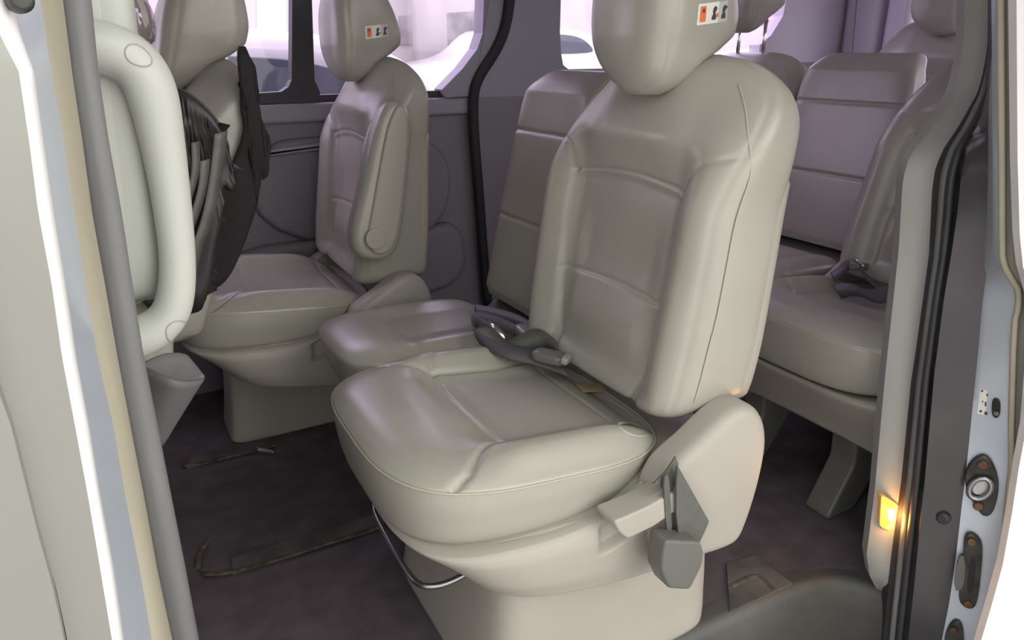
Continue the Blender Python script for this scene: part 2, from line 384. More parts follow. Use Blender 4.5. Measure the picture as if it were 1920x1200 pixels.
def make_cushion(name, parent, m, hi=1.0):
    N = int(260 * hi); rings = []
    def ring(scale, zfun, n=3.4, sx_=None):
        a, b = se(n, CHX * scale, CHY * scale, N); x = CXC + a; y = YC + b
        return x, y
    # sides
    for t in np.linspace(0, 1, 26):
        sc_ = cr(t, [0, .12, .45, .8, 1], [.925, .955, .985, .998, .997])
        x, y = ring(sc_, None)
        zb = .360 + .045 * ss(.60, .74, x) - .006 * np.exp(-((x - .5) / .08) ** 2)
        zt = cush_z(x)
        rings.append(np.stack([x, y, zb + (zt - zb) * t], 1))
    x, y = ring(.992, None); rings.append(np.stack([x, y, cush_z(x) + .0005], 1))
    crease = [(.492, .236), (.466, .16), (.455, .085), (.453, 0), (.455, -.085), (.466, -.15)]
    for r in np.concatenate([np.linspace(.993, .80, 40 if hi > .9 else 24), np.linspace(.79, .03, int(60 * hi))]):
        x, y = ring(r, None, 3.4 - 1.0 * (1 - r)); s = y - YC; aS = np.abs(s)
        H = .030 * (1 - r ** 9) + .004 * (1 - r**2)
        H = H - .030 * (1 - ss(.11, .205, aS)) * ss(.36, .50, x) - .010 * ss(.40, .30, x) * 0
        H = H + .014 * ss(.15, .19, aS) * (1 - ss(.205, .245, aS)) * ss(.37, .48, x) * (1 - ss(.62, .74, x))
        H = H - .006 * np.exp(-(pdist(x, s, crease) / .008) ** 2) * (1 - ss(.19, .21, aS)) + .006 * np.exp(-((x - .425) / .03) ** 2) * (1 - ss(.15, .2, aS))
        H = H - .0035 * np.exp(-((x - .695) / .004) ** 2) * (1 - ss(.165, .18, aS)) 
        H = H - .0065 * np.exp(-(pdist(x, aS, [(.32, .236), (.37, .215), (.41, .178), (.46, .155), (.60, .150), (.70, .165)]) / .005) ** 2)
        rings.append(np.stack([x, y, cush_z(x) + .002 + H], 1))
    V, F = loft(rings); o = mesh_obj(name, V, F, m, parent); return o, V, F
def make_seam(parent, m, name='seam_piping'):
    a, b = se(3.4, CHX * .9985, CHY * .9985, 160); x = CXC + a; y = YC + b
    k = x < .73
    st = np.argmax(x); idx = np.arange(160)
    P = np.stack([x, y, cush_z(x)], 1)
    return mesh_obj(name, *tube(np.vstack([P]), .0017, 6, closed=True), m, parent)
def make_skirt(name, parent, m):
    rings = []; N = 360
    def ring(t):
        fx = cr(t, [0, .1, .3, .6, 1], [.268, .272, .285, .310, .352]); rx = .868
        hy = cr(t, [0, .08, .25, .7, 1], [.268, .276, .280, .277, .268])
        a, b = se(4.2, (rx - fx) / 2, hy, N); x = (rx + fx) / 2 + a; y = YC - .012 + b * (.268 / .28)
        zt = .366 + .050 * ss(.60, .72, x) - .006 * np.exp(-((x - .5) / .08) ** 2)
        zb = cr(x, [.25, .33, .39, .54, .69, .87], [.33, .300, .272, .240, .218, .216])
        z = zt + (zb - zt) * t
        ax = (x - .56) / (.70 - .56); zc = .328 + .035 * np.clip(ax, 0, 1.2); y = y + .020 * ss(-.02, .10, ax) * ss(1.15, .95, ax) * ss(.030, .016, np.abs(z - zc)) * (y < YC)
        return np.stack([x, y, z], 1)
    for t in np.concatenate([np.linspace(0, .2, 12), np.linspace(.22, 1, 60)]): rings.append(ring(t))
    top = rings[0].copy(); c = top.mean(0); inner = c + (top - c) * np.array([.93, .93, 1]) - np.array([0, 0, .0]); rings.insert(0, inner)
    bot = rings[-1].copy(); c = bot.mean(0); rings.append(c + (bot - c) * np.array([.96, .96, 1]) + np.array([0, 0, -.004]))
    V, F = loft(rings); return mesh_obj(name, V, F, m, parent)
def make_base(name, parent, m):
    rings = []; N = 120
    for z in np.concatenate([[0, .004], np.linspace(.012, .27, 14)]):
        fx = cr(z, [0, .04, .15, .27], [.385, .392, .405, .41]); rx = cr(z, [0, .05, .27], [.872, .876, .858])
        if z == 0: fx += .004; rx -= .004
        a, b = se(9, (rx - fx) / 2, .237 + .006 * ss(.08, 0, z) - (.004 if z == 0 else 0), N)
        rings.append(np.stack([(rx + fx) / 2 + a, YC + b, np.full(N, z)], 1))
    V, F = loft(rings); return mesh_obj(name, V, F, m, parent)
RECL = [(.672, .425), (.70, .445), (.735, .462), (.775, .488), (.805, .503), (.835, .507), (.865, .494), (.888, .462), (.900, .416), (.893, .34), (.876, .27), (.858, .228), (.82, .222), (.74, .232), (.69, .24), (.655, .29), (.650, .37)]
def make_recliner(parent, m, near=True):
    y0, y1 = (.731, .79) if near else (1.298, 1.24)
    V, F = puffy(RECL, y0, y1, .022, r2=.006, N=90, it=2, crown=.004); return mesh_obj('recliner_cover', V, F, m, parent)
def seat_label(parent, hv):
    bvh = bvh_of(*hv)
    # u along x, v along z
    u0, v0 = .815, 1.117
    def q(a, b, c, d): return [(u0 + a, v0 - b), (u0 + c, v0 - b), (u0 + c, v0 - d), (u0 + a, v0 - d)]
    def rot(P):
        return [(x, z + (x - u0) * .11) for x, z in P]
    sil = [(.0275, .025), (.0275, .020), (.030, .017), (.029, .0135), (.030, .0085), (.033, .006), (.036, .0065), (.0375, .0095), (.036, .0125), (.0335, .0155), (.0355, .0185), (.036, .025)]
    sil2 = [(x + .0195, b) for x, b in sil]
    f = lambda P: rot([(u0 + a, v0 - b) for a, b in P])
    sh = [(0, rot(q(0, 0, .0415, .030)), 0), (1, rot(q(.0415, 0, .060, .030)), 0), (2, rot(q(.004, .004, .0155, .026)), 1), (3, f([(.0065, .0125), (.0098, .006), (.0131, .0125)]), 2),
          (3, f(sil), 1), (3, f(sil2), 1), (4, f([(.0345, .018), (.0395, .0155), (.0405, .0205), (.036, .0225)]), 2), (3, f([(.0555, .0085), (.0585, .0075), (.0585, .0105), (.0555, .011)]), 1)]
    return decal(bvh, sh, lambda p: np.array([p[0], .70, p[1]]), (0, 1, 0), 'warning_label', [M['label_white'], M['label_grey'], M['label_orange'], M['label_ink'], M['label_red']], parent)

ORG = (.58, YC, 0)
seat = thing('passenger_seat', 'large grey-beige leather seat nearest the open door, with strap and buckle hanging on its side', 'seat', ORG)
co, CV, CF_ = make_cushion('cushion', seat, M['leather'])
make_seam(co, M['stitch'])
bo, BV, BF = make_backrest('backrest', seat, M['leather'])
make_shell('back_shell', seat, M['plastic'])
ho, HV, HF = make_headrest('headrest', seat, M['leather'])
seat_label(ho, (HV, HF))
make_post(seat, -.08, M['chrome']); make_post(seat, .04, M['chrome'])
make_skirt('side_skirt', seat, M['plastic'])
make_base('base', seat, M['plastic'])
make_recliner(seat, M['plastic'])
make_recliner(seat, M['plastic'], False)
proto_children = list(seat.children)
# things only this seat shows: lever, strap with its buckle, the slide bar, the rear pocket
P_ = lambda L, y: [(sy(a, b, y)[0], sy(a, b, y)[2]) for a, b in L]
lev = P_([(1146, 974), (1172, 964), (1212, 946), (1262, 918), (1268, 952), (1222, 984), (1172, 1008), (1156, 994)], .722)
mesh_obj('adjust_lever', *puffy(rp(lev, .008), .716, .765, .004, N=90, it=0), M['plastic'], seat)
lip = P_([(1136, 966), (1190, 946), (1230, 922), (1258, 900), (1262, 908), (1236, 934), (1196, 956), (1144, 976)], .735)
mesh_obj('lever_lip', *puffy(lip, .728, .757, .004, N=60, it=1), M['plastic'], seat)
st = mesh_obj('pull_strap', *puffy(rp(P_([(1264, 868), (1278, 892), (1306, 942), (1324, 973), (1312, 1000), (1304, 1016), (1268, 1014), (1262, 960), (1262, 905)], .716), .004), .708, .713, .001, N=90, it=0), M['strap'], seat)
MBs = MB(); MBs.add(*puffy(P_([(1266, 856), (1271, 868), (1266, 905), (1258, 926), (1224, 906), (1246, 886)], .724), .722, .726, .001, N=50, it=0))
MBs.add(*puffy(P_([(1256, 905), (1266, 895), (1270, 960), (1272, 1012), (1262, 1012), (1258, 960)], .70), .714, .719, .001, N=40, it=1))
MBs.build('strap_fold', M['strap'], st)
mesh_obj('buckle', *puffy(rp(P_([(1243, 1008), (1308, 1011), (1314, 1030), (1311, 1056), (1288, 1101), (1248, 1099), (1234, 1068), (1236, 1038)], .69), .008), .682, .72, .005, N=90, it=0), M['plastic_mid'], seat)
bz = .205
bar = [sz(760, 925, bz), sz(712, 935, bz), sz(698, 950, bz), sz(712, 985, bz), sz(768, 1082, bz), sz(795, 1103, bz), sz(850, 1092, bz)]
mesh_obj('slide_bar', *tube(spline([bar[0] + np.array([.12, 0, .03])] + bar + [bar[-1] + np.array([.10, 0, .03])], 60), .0055, 10), M['steel'], seat)
# rear pocket flap with a plastic loop, and the woven tag
cb = bvh_of(CV, CF_)
def on_cushion(px, py, lift=.001):
    d = cF + cR * (px - 960) / FPX + cU * (600 - py) / FPX
    h, n, _, _ = cb.ray_cast(Vector(cO), Vector(d)); return np.array(h) + np.array(n) * lift if h else sz(px, py, .42)
mb = MB()
tp = [on_cushion(*p, .0012) for p in [(1078, 722), (1128, 719), (1134, 733), (1092, 737)]]
mb.add(*prism(tp, (0, 0, .0015))); mb.build('woven_tag', M['tag'], co, False)
lp = [on_cushion(*p, .001) for p in [(1152, 796), (1172, 812), (1196, 820), (1214, 818), (1206, 800), (1178, 793)]]
mesh_obj('anchor_loop', *tube(spline(lp, 40, True), .0032, 8, closed=True), M['plastic'], co)

# ------------------------------------------------------------------ aisle folding seats (narrow, no headrest)
AYC = 1.487
aisle = thing('folding_seat', 'narrow folding aisle seat with flat two-seam backrest, behind and beside the nearest seat', 'seat', (.6, AYC, 0))
def slab_back(parent, m):
    rings = []; N = 150; zs = np.concatenate([np.linspace(.45, .475, 8), np.linspace(.48, .97, 130), .97 + .04 * np.sin(np.linspace(0, np.pi/2, 12)[1:])])
    for z in zs:
        xf = .80 + .235 * (z - .45) + .03 * ss(.96, 1.01, z); th = .085
        w = .168 * (1 - .05 * ss(.7, 1, z)); 
        k = .012 * ss(.475, .45, z); t = np.clip((z - .97) / .04, 0, 1); k2 = 1 - math.sqrt(max(0, 1 - t * t)); k3 = 1 - math.sqrt(max(0, 1 - np.clip((z - .90) / .11, 0, 1) ** 2 * .96))
        a, b = se(5, w - k - .055 * k3, th / 2 * (1 - .75 * k2) - k * .5, N)
        x = xf + th / 2 + b
        wf = ss(0, .8, -b / (th / 2))
        D = .006 * np.exp(-((z - .87) / .004) ** 2) + .006 * np.exp(-((z - .66) / .004) ** 2)
        rings.append(np.stack([x + wf * D + .012 * wf * (1 - (a / w) ** 2) * .6, AYC + a, np.full(N, z)], 1))
    V, F = loft(rings); return mesh_obj('backrest', V, F, m, parent)
def slab_cushion(parent, m):
    N = 130; rings = []
    for t in np.linspace(0, 1, 10):
        s_ = cr(t, [0, .3, 1], [.9, .96, 1]); a, b = se(4, .215 * s_, .172 * s_, N); rings.append(np.stack([.555 + a, AYC + b, np.full(N, .36 + .085 * t) - .03 * (a + .2)], 1))
    for r in np.linspace(.985, .02, 30):
        a, b = se(4 - (1 - r), .215 * r, .172 * r, N); x = .555 + a
        H = .028 * (1 - r ** 7) - .014 * (1 - ss(.06, .14, np.abs(b))) * ss(.42, .52, x) - .004 * np.exp(-((x - .5) / .006) ** 2)
        rings.append(np.stack([x, AYC + b, .447 + H - .03 * (a + .2)], 1))
    V, F = loft(rings); return mesh_obj('cushion', V, F, m, parent)
slab_cushion(aisle, M['leather_dark']); slab_back(aisle, M['leather_dark'])
def aisle_base(parent):
    V, F = puffy([(.39, .36), (.74, .36), (.86, .45), (.91, .45), (.86, .34), (.76, .25), (.45, .27)], AYC - .15, AYC + .15, .01, N=60, it=1); mesh_obj('seat_pan', V, F, M['plastic_mid'], parent)
    for dy in (-.12, .12):
        mesh_obj('leg', *puffy([(.52, .0), (.60, .0), (.66, .27), (.56, .27)], AYC + dy - .012, AYC + dy + .012, .003, N=40, it=0), M['plastic_mid'], parent)
aisle_base(aisle)

# ------------------------------------------------------------------ copies: far seat of the middle row, rear rows
def place(proto, dx, dy, label, skip=(), group=None):
    c = proto.copy(); COL.objects.link(c); c.location = (proto.location[0] + dx, proto.location[1] + dy, proto.location[2]); c['label'] = label
    for ch in list(proto.children):
        if ch.name.split('.')[0] in skip or (proto is seat and ch not in proto_children): continue
        k = ch.copy(); COL.objects.link(k); k.parent = c
        for g in list(ch.children):
            if g.name.split('.')[0] in skip: continue
            q = g.copy(); COL.objects.link(q); q.parent = k
    return c
GR = 'grey leather seats inside the van'
FARX, FARY = -.205, .985
far_seat = place(seat, FARX, FARY, 'grey leather seat with folded-up armrest on its side, in front of the far window', skip=('woven_tag', 'anchor_loop'))
ya = 1.718
arm = [sy(*p, ya) for p in [(728, 183), (708, 212), (694, 262), (676, 352), (656, 428), (656, 462), (672, 482), (704, 489), (732, 478), (746, 452), (754, 392), (764, 300), (769, 232), (758, 194)]]
ao = mesh_obj('armrest', *puffy([(p[0], p[2]) for p in arm], ya - .028, ya + .045, .022, N=90, it=2, crown=.004), M['leather_dark'], far_seat)
pad = [sy(*p, ya) for p in [(738, 192), (722, 222), (712, 262), (696, 352), (682, 428), (680, 452), (690, 468), (706, 474), (726, 464), (736, 440), (744, 392), (754, 300), (758, 232), (752, 200)]]
mesh_obj('armrest_panel', *puffy([(p[0], p[2]) for p in pad], ya - .038, ya - .02, .008, N=80, it=2, crown=.002), M['plastic'], ao)
pc = sy(704, 447, ya - .036); th_ = np.linspace(0, 2*np.pi, 28, endpoint=False)
mesh_obj('pivot_cap', *puffy([(pc[0] + .027 * math.cos(t), pc[2] + .027 * math.sin(t)) for t in th_], ya - .044, ya - .03, .004, N=40, it=0), M['plastic'], ao)

row3_aisle = place(aisle, 1.12, .05, 'narrow folding aisle seat of the rear row, flat backrest between two headrest seats')
row3_aisle.scale = (1, 1.26, 1.03)
row3_far = place(seat, 1.20, .985, 'grey rear-row seat by the far side, headrest raised high on chrome posts', skip=('woven_tag', 'anchor_loop', 'warning_label', 'headrest', 'headrest_post'))
h3 = ho.copy(); COL.objects.link(h3); h3.parent = row3_far; h3.location = (.0, 0, .125)
for dy in (-.08, .04):
    q = make_post(seat, dy, M['chrome'], 0, 1.18); q.parent = row3_far
fb_ = [q for q in far_seat.children if q.name.startswith('base')][0]; fb_.scale = (1, .45, 1); fb_.location = (-.03, .06, 0)

# ------------------------------------------------------------------ front row seats
def front_seat(dx, dy, shear, label, m, yname='passenger_seat'):
    r = thing(yname, label, 'seat', ORG)
    b, V, F = make_backrest('backrest', r, m, shear, .5)
    make_shell('back_shell', r, M['plastic'], shear)
    h, V2, F2 = make_headrest('headrest', r, m, shear)
    make_post(r, -.08, M['chrome'], shear + .06); make_post(r, .04, M['chrome'], shear + .06)
    c = co.copy(); COL.objects.link(c); c.parent = r; c.location = (-.14, 0, 0)
    k = r.children
    s = [q for q in seat.children if q.name.startswith('base')][0].copy(); COL.objects.link(s); s.parent = r; s.location = (-.16, 0, 0)
    r.location = (ORG[0] + dx, ORG[1] + dy, 0)
    return r
driver = front_seat(-.885, -.02, .0, 'pale front seat just behind the grab handle, its plastic back shell facing the opening', M['handle'])
driver.location.z = .34
for q in driver.children:
    if q.name.startswith('back_shell'): q.data.materials[0] = M['handle']
pass_ = front_seat(-.80, .80, .30, 'grey front seat by the far window with dark cloth hanging off its backrest', M['leather_dark'])
mid_ = front_seat(-.895, .37, .10, 'middle front seat with clear plastic film still over its headrest', M['leather_dark'])
fb = bpy.data.objects.new('film_cover', None)
rings = []
for z in np.linspace(1.0, 1.262, 22):
    zz = min(z, 1.255); xf, xb, w = (cr(zz, HRP[0], HRP[i]) for i in (1, 2, 3)); w = max(w, .12)
    a, b = se(3, w + .009, (xb - xf) / 2 + .012, 60); rr = .004 * np.sin(np.arange(60) * 1.7 + z * 60)
    rings.append(np.stack([(xf + xb) / 2 + b * (1 + rr) + .10 * (z - .5) + rr, YC - .024 + a + rr, np.full(60, z)], 1))
V, F = loft(rings, False)
V = V + np.array(mid_.location) - np.array(ORG)
mesh_obj('film_cover', V, F, M['film'], mid_)
mid_.scale = (1, .66, 1)
bpy.data.objects.remove(fb)

row3 = front_seat(1.0, .0, .16, 'grey leather rear-row seat nearest the door pillar, behind the main seat', M['leather'])
row4 = front_seat(1.83, .68, .05, 'grey seat of the last row, headrest showing above the rear aisle seat', M['leather_dark'])
row4.location.z = .11
for r_ in (row3, row4):
    for q in list(r_.children):
        if q.name.startswith('cushion'): q.location.x = 0
        if q.name.startswith('base'): bpy.data.objects.remove(q)
    for yy in (-.10, .18):
        lg = puffy(rp([(.33, 0), (.43, 0), (.50, .10), (.52, .26), (.39, .26), (.40, .13)], .012), YC + yy - .035, YC + yy + .035, .008, it=0, N=70)
        o_ = r_.location.copy(); r_.location = ORG; mesh_obj('leg', *lg, M['plastic_mid'], r_); r_.location = o_
    for q in list(seat.children):
        if q.name.startswith('side_skirt') or q.name.startswith('recliner_cover'):
            k = q.copy(); COL.objects.link(k); k.parent = r_
            if q.name.startswith('side_skirt'): k.scale = (1, 1, 1.7); k.location = (0, 0, -.273)
# ------------------------------------------------------------------ bags, cloths, belts
def cloth(name, px, y, th, m, parent=None, amp=.012, fr=45, it=1, N=110):
    P = [sy(a, b, y) for a, b in px]; P2 = resample(smooth_poly([(p[0], p[2]) for p in P], it), N)
    bm = bmesh.new(); vs = [bm.verts.new((p[0], y, p[1])) for p in P2]; f = bm.faces.new(vs)
    bmesh.ops.triangulate(bm, faces=[f]); bmesh.ops.subdivide_edges(bm, edges=[e for e in bm.edges if e.calc_length() > .025], cuts=3, use_grid_fill=True)
    bmesh.ops.triangulate(bm, faces=bm.faces)
    bmesh.ops.subdivide_edges(bm, edges=[e for e in bm.edges if e.calc_length() > .02], cuts=1)
    me = bpy.data.meshes.new(name)
    for v in bm.verts:
        x, z = v.co.x, v.co.z
        v.co.y += amp * (math.sin(x * fr * 2 + 9 * z + 2 * math.sin(z * 14)) * .6 + math.sin(x * fr * .8 - z * 12) * .7)
    bm.to_mesh(me); bm.free(); me.materials.append(m)
    me.polygons.foreach_set('use_smooth', [True] * len(me.polygons))
    o = bpy.data.objects.new(name, me); COL.objects.link(o)
    if parent is not None:
        me.transform(Matrix.Translation(-Vector(parent.location))); o.parent = parent
    s = o.modifiers.new('thick', 'SOLIDIFY'); s.thickness = th; s.offset = 0
    return o
bag = thing('nylon_bag', 'black nylon bag with grey straps slung over a front seat, behind the grab handle', 'bag', tuple(sy(340, 560, 1.2)))
cloth('bag_body', [(240, 160), (300, 150), (322, 162), (350, 172), (385, 200), (415, 238), (432, 290), (440, 348), (432, 362), (420, 352), (412, 340), (414, 400), (400, 470), (392, 540), (372, 590), (250, 580), (230, 380)], 1.21, .03, M['nylon'], bag, .007, 22)
def strap_px(name, px, y, w, m, parent, th=.003):
    P = spline([sy(a, b, y) for a, b in px], 30); return mesh_obj(name, *ribbon(P, (1, .5, .15), w, th), m, parent)
strap_px('bag_strap', [(414, 248), (408, 310), (398, 370), (386, 420), (366, 470), (352, 530)], 1.165, .022, M['nylon_grey'], bag)
strap_px('bag_strap', [(384, 300), (382, 345), (368, 395), (350, 440), (338, 490)], 1.16, .016, M['nylon_grey'], bag)
strap_px('bag_strap', [(366, 266), (368, 320), (354, 368), (342, 400)], 1.155, .013, M['nylon_grey'], bag)
scarf = cloth('hanging_cloth', [(446, 88), (460, 84), (466, 104), (475, 112), (477, 180), (492, 232), (510, 268), (504, 300), (504, 330), (497, 338), (490, 332), (486, 370), (470, 420), (452, 470), (430, 520), (404, 545), (350, 545), (360, 430), (400, 370), (424, 335), (448, 285), (460, 230), (455, 180), (448, 130)], 1.55, .012, M['cloth'], None, .007, 30)
tag(scarf, 'ragged black cloth hanging down the side of the far front seat backrest', 'cloth')
pouch = thing('hanging_pouch', 'grey fabric pouch hanging open at the foot of the front seat, below the grab handle', 'pouch', tuple(sy(320, 830, 1.0)))
A = [sy(a, b, 1.0) for a, b in [(262, 684), (300, 690), (340, 702), (384, 710)]]
B = [sy(a, b, 1.02) for a, b in [(262, 850), (285, 848), (300, 842), (308, 832)]]
def bow(A, B, n, d):
    rows = []
    for t in np.linspace(0, 1, n):
        r = resample(np.array([a + (b - a) * t for a, b in zip(A, B)]), 16, False); r[:, 1] -= d * np.sin(np.linspace(0, np.pi, 16)) * (1 - t); rows.append(r)
    return rows
rows = bow(A, B, 10, .03); back = [r.copy() for r in rows]
for r in back: r[:, 1] += .004
V1, F1 = loft([np.vstack([r, b[::-1]]) for r, b in zip(rows, back)]); mesh_obj('front_panel', V1, F1, M['pouch'], pouch)
A2 = [sy(a, b, 1.06) for a, b in [(262, 684), (310, 672), (352, 672), (384, 706)]]; B2 = [sy(a, b, 1.04) for a, b in [(262, 850), (285, 848), (300, 842), (310, 830)]]
rows = bow(A2, B2, 10, -.02); back = [r.copy() for r in rows]
for r in back: r[:, 1] += .004
V1, F1 = loft([np.vstack([r, b[::-1]]) for r, b in zip(rows, back)]); mesh_obj('back_panel', V1, F1, M['pouch'], pouch)

belt = thing('seat_belt', 'tangle of dark seat belt webbing and buckles lying in the gap beside the nearest seat', 'seat belt', tuple(sz(960, 650, .44)))
zb_ = .478
def bz_(px, py, z=zb_): return sz(px, py, z)
mesh_obj('webbing', *ribbon(spline([bz_(1060, 690, .46), bz_(1000, 668, .475), bz_(930, 655, .485), bz_(885, 625, .49), bz_(890, 592, .492), bz_(950, 610, .485), bz_(1010, 645, .475)], 50), np.array([[.2, .9, .45]] * 50), .046), M['belt'], belt)
mesh_obj('webbing', *ribbon(spline([bz_(890, 580, .475), bz_(940, 590, .48), bz_(985, 605, .485), bz_(1012, 628, .48)], 30), (.4, .8, .3), .04), M['belt'], belt)
mesh_obj('webbing', *ribbon(spline([bz_(950, 660, .47), bz_(985, 640, .49), bz_(1015, 630, .495), bz_(1045, 655, .485)], 30), (.1, .6, .8), .04), M['strap'], belt)
def bz_box(name, a, b, w, t, m, parent):
    a, b = np.array(a), np.array(b); d = b - a; L = np.linalg.norm(d); d /= L; s = np.cross(d, (0, 0, 1)); s /= np.linalg.norm(s); u = np.cross(s, d); rings = []
    for f in np.linspace(0, 1, 9):
        k = 1 - .35 * abs(2 * f - 1) ** 6; p, q = se(4, w / 2 * k, t / 2 * k, 28); rings.append(a + d * L * f + p[:, None] * s + q[:, None] * u)
    return mesh_obj(name, *loft(rings), m, parent)
bk = bz_box('buckle', bz_(1000, 662, .482), bz_(1062, 676, .478), .04, .022, M['buckle'], belt)
bz_box('release_button', bz_(1055, 672, .487), bz_(1068, 676, .485), .03, .016, M['plastic'], bk)
bk2 = bz_box('buckle', bz_(975, 612, .49), bz_(1002, 640, .485), .038, .022, M['buckle'], belt)
mesh_obj('latch_plate', *ribbon([bz_(900, 600, .5), bz_(925, 612, .503), bz_(945, 628, .5)], (.3, .8, .2), .03, .003), M['chrome'], belt)

belt2 = thing('seat_belt', 'dark belt webbing and buckles heaped on the rear-row cushion by the door pillar', 'seat belt', tuple(sz(1610, 530, .46)))
mesh_obj('webbing', *ribbon(spline([sz(1560, 520, .47), sz(1585, 500, .50), sz(1600, 490, .53), sz(1625, 520, .50), sz(1660, 550, .47)], 30), (.5, .7, .3), .04), M['belt'], belt2)
mesh_obj('webbing', *ribbon(spline([sz(1570, 548, .46), sz(1600, 540, .48), sz(1640, 560, .47), sz(1670, 545, .49)], 30), (.2, .8, .5), .045), M['belt'], belt2)
bz_box('buckle', sz(1600, 500, .52), sz(1622, 498, .50), .03, .02, M['buckle'], belt2)
mesh_obj('latch_plate', *ribbon([sz(1604, 488, .53), sz(1612, 492, .53), sz(1620, 500, .525)], (.3, .8, .2), .03, .003), M['chrome'], belt2)

# ------------------------------------------------------------------ van shell: floor, sill, walls, roof
ZG = -.62
struct(mesh_obj('floor', *box((-1.9, .80, -.05), (3.1, 2.42, 0)), M['floor'], smooth=False))
edge = [(-.35, .80), (.4, .80), (.82, .80), (1.05, .795), (1.14, .782), (1.20, .757), (1.235, .72), (1.25, .68), (1.255, .60)]
edge = resample(smooth_poly(edge, 3, False), 60, False)
prof = [(0.03, .001), (.0, .004), (-.010, .003), (-.020, -.006), (-.026, -.02), (-.03, -.06), (-.035, -.22)]
T = np.gradient(edge, axis=0); T /= np.linalg.norm(T, axis=1)[:, None]; Nn = np.stack([-T[:, 1], T[:, 0]], 1)
rings = [np.array([(e[0] + n[0] * o, e[1] + n[1] * o, z) for e, n in zip(edge, Nn)]) for o, z in prof]
V, F = loft(rings, False, False); struct(mesh_obj('trim_1', V, F, M['sill']))
struct(mesh_obj('trim_2', *box((-.4, .25, -.26), (1.6, .84, -.22)), M['sill'], smooth=False))
# floor right of the door, behind the rounded corner of the step well
pc_ = [(e[0], e[1], -.03) for e in edge[25:]] + [(3.1, .60, -.03), (3.1, .80, -.03), (.9, .80, -.03)]
V, F = prism(pc_, (0, 0, .032)); struct(mesh_obj('trim_3', V, F, M['floor'], smooth=False))

FW = 2.38
def wallpoly(name, px, m, y=FW, th=.05, flat=True):
    return struct(mesh_obj(name, *prism([p if len(p) == 3 else sy(p[0], p[1], y) for p in px], (0, th, 0)), m, smooth=False))
def X(px, py, y=FW): return sy(px, py, y)[0]
zs_ = sy(700, 190, FW)[2]
ZT = 1.52
struct(mesh_obj('wall_far', *box((-1.9, FW, -.2), (3.1, FW + .06, zs_ - .005)), M['panel_dark'], smooth=False))
struct(mesh_obj('trim_4', *puffy([(-1.9, zs_ - .055), (X(880, 180), zs_ - .055), (X(880, 180), zs_ + .004), (-1.9, zs_ + .004)], FW - .022, FW + .05, .012, it=0, N=200), M['panel']))
# moulded door card relief on the far wall
def relief(name, px, y1, r, m): P = [sy(a, b, FW) for a, b in px]; return struct(mesh_obj(name, *puffy([(p[0], p[2]) for p in P], y1, FW + .03, r, it=2, N=90), m))
relief('trim_5', [(470, 270), (610, 252), (840, 252), (840, 420), (700, 470), (470, 430)], FW - .03, .018, M['panel_dark'])
relief('trim_6', [(400, 470), (640, 440), (760, 440), (860, 400), (870, 540), (640, 560), (400, 600)], FW - .05, .025, M['panel_dark'])
relief('trim_7', [(470, 282), (610, 262), (640, 262), (640, 274), (470, 296)], FW - .045, .008, M['panel'])
def up(p, z=ZT): q = sy(p[0], p[1], FW); return (q[0], q[1], z)
# black glass surround between and below the far windows
wallpoly('trim_8', [(585, 0), (590, 150), (600, 172), (600, 192), (440, 196), (440, 178), (528, 172), (541, 163), (547, 150), (548, 0), up((548, 0)), up((585, 0))], M['rubber'], FW - .005, .05)
wallpoly('trim_9', [(600, 178), (828, 170), (836, 182), (600, 192)], M['rubber'], FW, .04)
wallpoly('trim_10', [(908, -20), (905, 62), (895, 92), (868, 128), (829, 168), (836, 183), (886, 180), (893, 148), (932, 96), (948, 50), (952, -20), up((952, 0)), up((908, 0))], M['panel'], FW - .03, .07)
ch = spline([sy(a, b, FW - .035) for a, b in [(960, -60), (956, 0), (948, 52), (930, 96), (896, 145), (886, 180), (888, 250), (896, 340), (904, 450), (914, 570)]], 60)
struct(mesh_obj('trim_11', *tube(ch, .019, 10), M['gap']))
wallpoly('trim_12', [(960, -20), (952, 56), (934, 100), (900, 150), (892, 182), (1160, 176), (1160, 128), (1066, 130), (1056, 122), (1052, 100), (1050, 60), (1052, -20), up((1052, 0)), up((960, 0))], M['panel'], FW - .03, .07)
wallpoly('trim_13', [(890, 182), (1160, 176), (1160, 600), (920, 600), (906, 470), (894, 300)], M['panel_dark'], FW - .03, .03)
zc_ = sy(1140, 124, FW)[2]
struct(mesh_obj('trim_14', *box((X(1150, 124), FW - .03, zs_ - .01), (3.1, FW + .04, zc_)), M['panel'], smooth=False))
wallpoly('trim_15', [(1478, -20), (1468, 30), (1446, 66), (1425, 84), (1420, 140), (1600, 140), (1640, -20), up((1640, 0)), up((1478, 0))], M['panel_light'], FW - .02, .06)
struct(mesh_obj('trim_16', *box((-1.9, FW - .02, ZT - .03), (3.1, FW + .06, 1.8)), M['panel'], smooth=False))
struct(mesh_obj('ceiling', *box((-1.9, .35, 1.72), (3.1, 2.44, 1.78)), M['headliner'], smooth=False))
# panes
def pane(name, px): return struct(mesh_obj(name, *prism([p if len(p) == 3 else sy(p[0], p[1], FW + .02) for p in px], (0, .005, 0)), M['glass'], smooth=False))
pane('window_1', [(-40, 190), (560, 180), up((560, 0)), up((-40, 0))])
pane('window_2', [(570, 186), (880, 176), (915, 60), up((915, 0)), up((570, 0))])
pane('window_3', [(1040, 130), (1490, 82), up((1490, 0)), up((1040, 0))])
